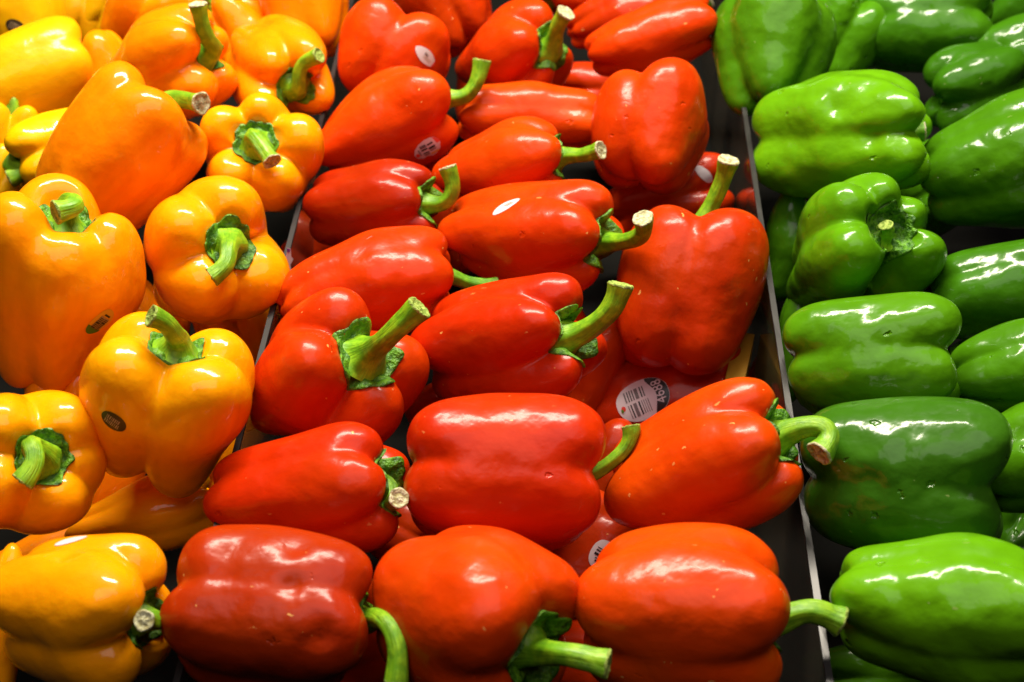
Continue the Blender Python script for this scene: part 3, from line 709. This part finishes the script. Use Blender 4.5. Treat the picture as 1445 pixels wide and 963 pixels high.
P('orange', 210, 480, 80, 0, 170, 110, 'dark orange pepper deep behind the yellow-tinged one', z=-0.075, tint=(.9,.6,1), cal=0)
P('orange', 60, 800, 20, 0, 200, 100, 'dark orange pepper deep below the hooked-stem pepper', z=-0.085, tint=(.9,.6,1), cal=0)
# ------------------------------------------------------------------ YELLOW
P('yellow', 38, 112, 20, 0, 190, 140, 'big smooth yellow pepper at the left edge', lobes=((70, 1), (0, 1), (-75, 1), (170, 1)), gd=.26, nz=.008, cal=0, z=.015)
P('yellow', 34, 20, 100, 0, 130, 118, 'yellow pepper in the top left corner with small dark barcode sticker', lobes=((60, 1), (0, 1), (-60, 1), (170, 1)), gd=.26, cal=0, z=.005,
  stickers=((22, 38, 26, 18, -30, 'dark'),))
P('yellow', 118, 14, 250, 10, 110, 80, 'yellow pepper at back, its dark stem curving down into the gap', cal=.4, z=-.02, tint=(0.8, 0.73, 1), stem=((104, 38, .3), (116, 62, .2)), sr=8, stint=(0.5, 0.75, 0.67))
P('yellow', 150, 4, 60, 0, 110, 60, 'yellow pepper at top edge touching the orange heap', cal=0, z=-.012, tint=(0.85, 0.9, 1))
P('yellow', 8, 200, 80, 20, 130, 90, 'small yellow pepper at left edge under the big smooth one', cal=.3, z=-.01, stem=((20, 188, .6), (24, 184, .8)), sr=6)
P('yellow', 0, 262, 60, 0, 120, 70, 'yellow pepper sliver at left edge above the very large orange one', cal=0, z=-.015)
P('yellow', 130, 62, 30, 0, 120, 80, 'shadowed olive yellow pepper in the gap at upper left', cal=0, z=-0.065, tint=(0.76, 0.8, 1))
# ------------------------------------------------------------------ GREEN
P('green', 1090, 80, 88, -34, 200, 176, 'bright green three-lobed pepper standing at back beside the divider',
  lobes=((2, 1.05, 0, .02), (78, .92, 0, .10), (-80, .92, 0, .0), (180, .9)), b=.80, gd=.38, cal=0, tint=(.85,.82,1), z=.015)
P('green', 1186, 56, 60, -10, 140, 130, 'medium green pepper half hidden behind the three-lobed one', lobes=((40, 1), (-50, 1), (140, 1), (-130, 1)), gd=.40, cal=0, tint=(.9, .95, 1), z=-.012)
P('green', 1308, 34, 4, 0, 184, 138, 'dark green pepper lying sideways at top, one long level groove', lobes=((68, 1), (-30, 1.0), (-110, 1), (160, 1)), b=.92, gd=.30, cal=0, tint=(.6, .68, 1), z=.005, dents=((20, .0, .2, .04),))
P('green', 1202, 190, 4, 36, 282, 180, 'light yellow-green crumpled pepper with puckered end and short sunken stem',
  lobes=((92, .95, .0), (36, .98, .06), (-34, 1.05, .06), (-95, .95, .0), (170, .9)), b=1.0, gd=.37, nz=.036, dt=.30, dents=((28, .16, .20, .13), (-4, .34, .14, .10), (58, -.1, .2, .05), (0, -.05, .2, .05), (50, .32, .12, .06)),
  stem=((1304, 186, 1.0),), sr=11, cal=.24, tint=(1.65,1.42,1), stint=(0.8, 1, 0.8), z=.02)
P('green', 1408, 236, 18, 0, 210, 190, 'dark green pepper with three long ribs, right edge upper row', lobes=((72, 1), (12, 1.05), (-52, 1), (-120, .9), (150, .9)), b=.78, gd=.38, cal=0, tint=(.8, .82, 1), z=.015)
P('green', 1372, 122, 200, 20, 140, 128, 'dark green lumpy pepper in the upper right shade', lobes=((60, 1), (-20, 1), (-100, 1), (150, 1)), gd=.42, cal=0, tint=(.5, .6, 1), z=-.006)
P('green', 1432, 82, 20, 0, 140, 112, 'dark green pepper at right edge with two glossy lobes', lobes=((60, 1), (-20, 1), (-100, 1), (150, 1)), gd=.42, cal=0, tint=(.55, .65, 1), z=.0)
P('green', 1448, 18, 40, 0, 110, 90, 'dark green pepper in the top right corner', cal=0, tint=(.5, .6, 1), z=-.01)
P('green', 1209, 356, 38, 55, 250, 200, 'green pepper facing up right, deep puckered calyx with broken stem',
  lobes=((123, 1.0, .02), (178, .95), (-122, 1.0), (8, 1.05, .02), (68, 1.0, .02)), b=.80, gd=.46, nz=.020, dt=.20, stem=((1250, 318, .8),), cut_face=False, sr=9, cal=.36, base_off=.005, tint=(1.3,1.2,1), stint=(1, 1.05, 0.9), z=.008)
P('green', 1232, 505, 3, 2, 244, 178, 'glossy green pepper lying sideways with pitted highlights, third from front', lobes=((52, 1.0), (-32, 1.02), (-110, .95), (140, .95)), b=.92, gd=.31, nz=.018, cal=0, tint=(1.05, 1.0, 1), z=.01, dents=((10, .1, .12, .03),))
P('green', 1278, 674, -2, 4, 286, 228, 'dark bluish green pepper lying sideways, broad and dull, second from front', lobes=((46, 1.02), (-48, 1.0), (-120, .95), (140, .95)), b=.90, gd=.28, nz=.012, cal=0, tint=(.5, .56, 1.8), z=.01)
P('green', 1338, 862, -6, 2, 320, 222, 'bright grass green pepper at front right corner with two long shines', lobes=((66, .95), (2, 1.08), (-75, 1.0), (150, .95)), b=.84, gd=.36, nz=.016, cal=0, tint=(1.6,1.45,1), z=.014)
P('green', 1420, 412, 8, 0, 206, 140, 'dark green wrinkled pepper at right edge beside the puckered pepper', lobes=((70, 1), (-10, 1.05), (-85, 1), (160, 1)), b=.84, gd=.30, nz=.02, cal=0, tint=(.55, .65, 1), z=.0)
P('green', 1428, 520, 12, 0, 180, 132, 'green pepper at right edge with tiny dried blossom tip', lobes=((60, 1), (-10, 1.05), (-85, 1), (160, 1)), b=.80, gd=.40, cal=0, tint=(.9, .9, 1), z=.006)
P('green', 1448, 650, 14, 0, 160, 160, 'green pepper at right edge next to the dull bluish one', lobes=((60, 1), (-10, 1.05), (-85, 1), (160, 1)), b=.80, gd=.42, cal=0, tint=(.95, .95, 1), z=.006)
P('green', 1250, 955, 0, 0, 220, 110, 'shaded green pepper under the front right corner pepper', cal=0, tint=(0.8, 0.8, 1), z=-0.065)  # low green ones: tint darkened, shade painted into the skin
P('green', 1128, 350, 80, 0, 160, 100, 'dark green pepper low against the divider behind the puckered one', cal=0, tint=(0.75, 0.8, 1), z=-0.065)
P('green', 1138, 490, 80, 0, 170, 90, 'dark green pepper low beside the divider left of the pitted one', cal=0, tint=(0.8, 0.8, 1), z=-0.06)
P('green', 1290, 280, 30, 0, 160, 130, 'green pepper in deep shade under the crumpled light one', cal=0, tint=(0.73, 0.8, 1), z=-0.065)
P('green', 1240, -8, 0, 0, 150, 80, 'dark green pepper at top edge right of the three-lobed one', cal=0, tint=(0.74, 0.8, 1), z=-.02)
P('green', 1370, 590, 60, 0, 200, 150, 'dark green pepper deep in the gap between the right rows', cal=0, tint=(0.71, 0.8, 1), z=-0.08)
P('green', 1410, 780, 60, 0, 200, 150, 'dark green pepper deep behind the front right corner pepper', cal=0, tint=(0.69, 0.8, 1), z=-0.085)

# ------------------------------------------------------------------ bits on and beside the dividers
def on_panel(root, px, py, off):
    """point on a divider's near face, in the divider's own coordinates"""
    bpy.context.view_layer.update()
    inv = root.matrix_world.inverted(); o = inv @ CAM; d = inv.to_3x3() @ ray(px, py)
    t = (-.0017 - off - o.y) / d.y
    return o + d * t

def panel_patch(name, root, pts, off, mat, parent):
    V = [on_panel(root, *p, off) for p in pts] + [on_panel(root, *p, 0.0) for p in pts]
    n = len(pts); F = [tuple(range(n)), tuple(range(2 * n - 1, n - 1, -1))] + [(i, i + n, (i + 1) % n + n, (i + 1) % n) for i in range(n)]
    return link(name, mesh(name, V, F, False), mat, parent)

sc = panel_patch('label_scrap', DIV_L, [(405, 350), (410, 351), (411, 362), (414, 366), (410, 374), (412, 388), (406, 390), (403, 372), (404, 360)], .0003, M_WHITE, DIV_L)
sc['label'] = 'torn white label scrap with purple ends stuck on the divider'
panel_patch('purple_print', DIV_L, [(405.4, 351), (409.6, 352), (409, 356), (405.4, 356)], .0006, M_PURP, sc)
panel_patch('purple_print', DIV_L, [(406, 386), (410.5, 385), (411, 389), (406.5, 389)], .0006, M_PURP, sc)

# yellow strip showing low in the gap by the right divider
a_, b_ = at(1036, 540, -.05), at(1052, 470, -.05)
d_ = (b_ - a_); d_.z = 0; d_.normalize(); p_ = Vector((d_.y, -d_.x, 0)) * .006
yc = [a_ - p_, a_ + p_, b_ + p_, b_ - p_]
strip = box('card_strip', [Vector((q.x, q.y, ZF + .001)) for q in yc] + [Vector((q.x, q.y, -.05)) for q in yc], M_CARD)
tag(strip, 'narrow yellow card strip standing low in the gap beside the right divider', 'card strip')
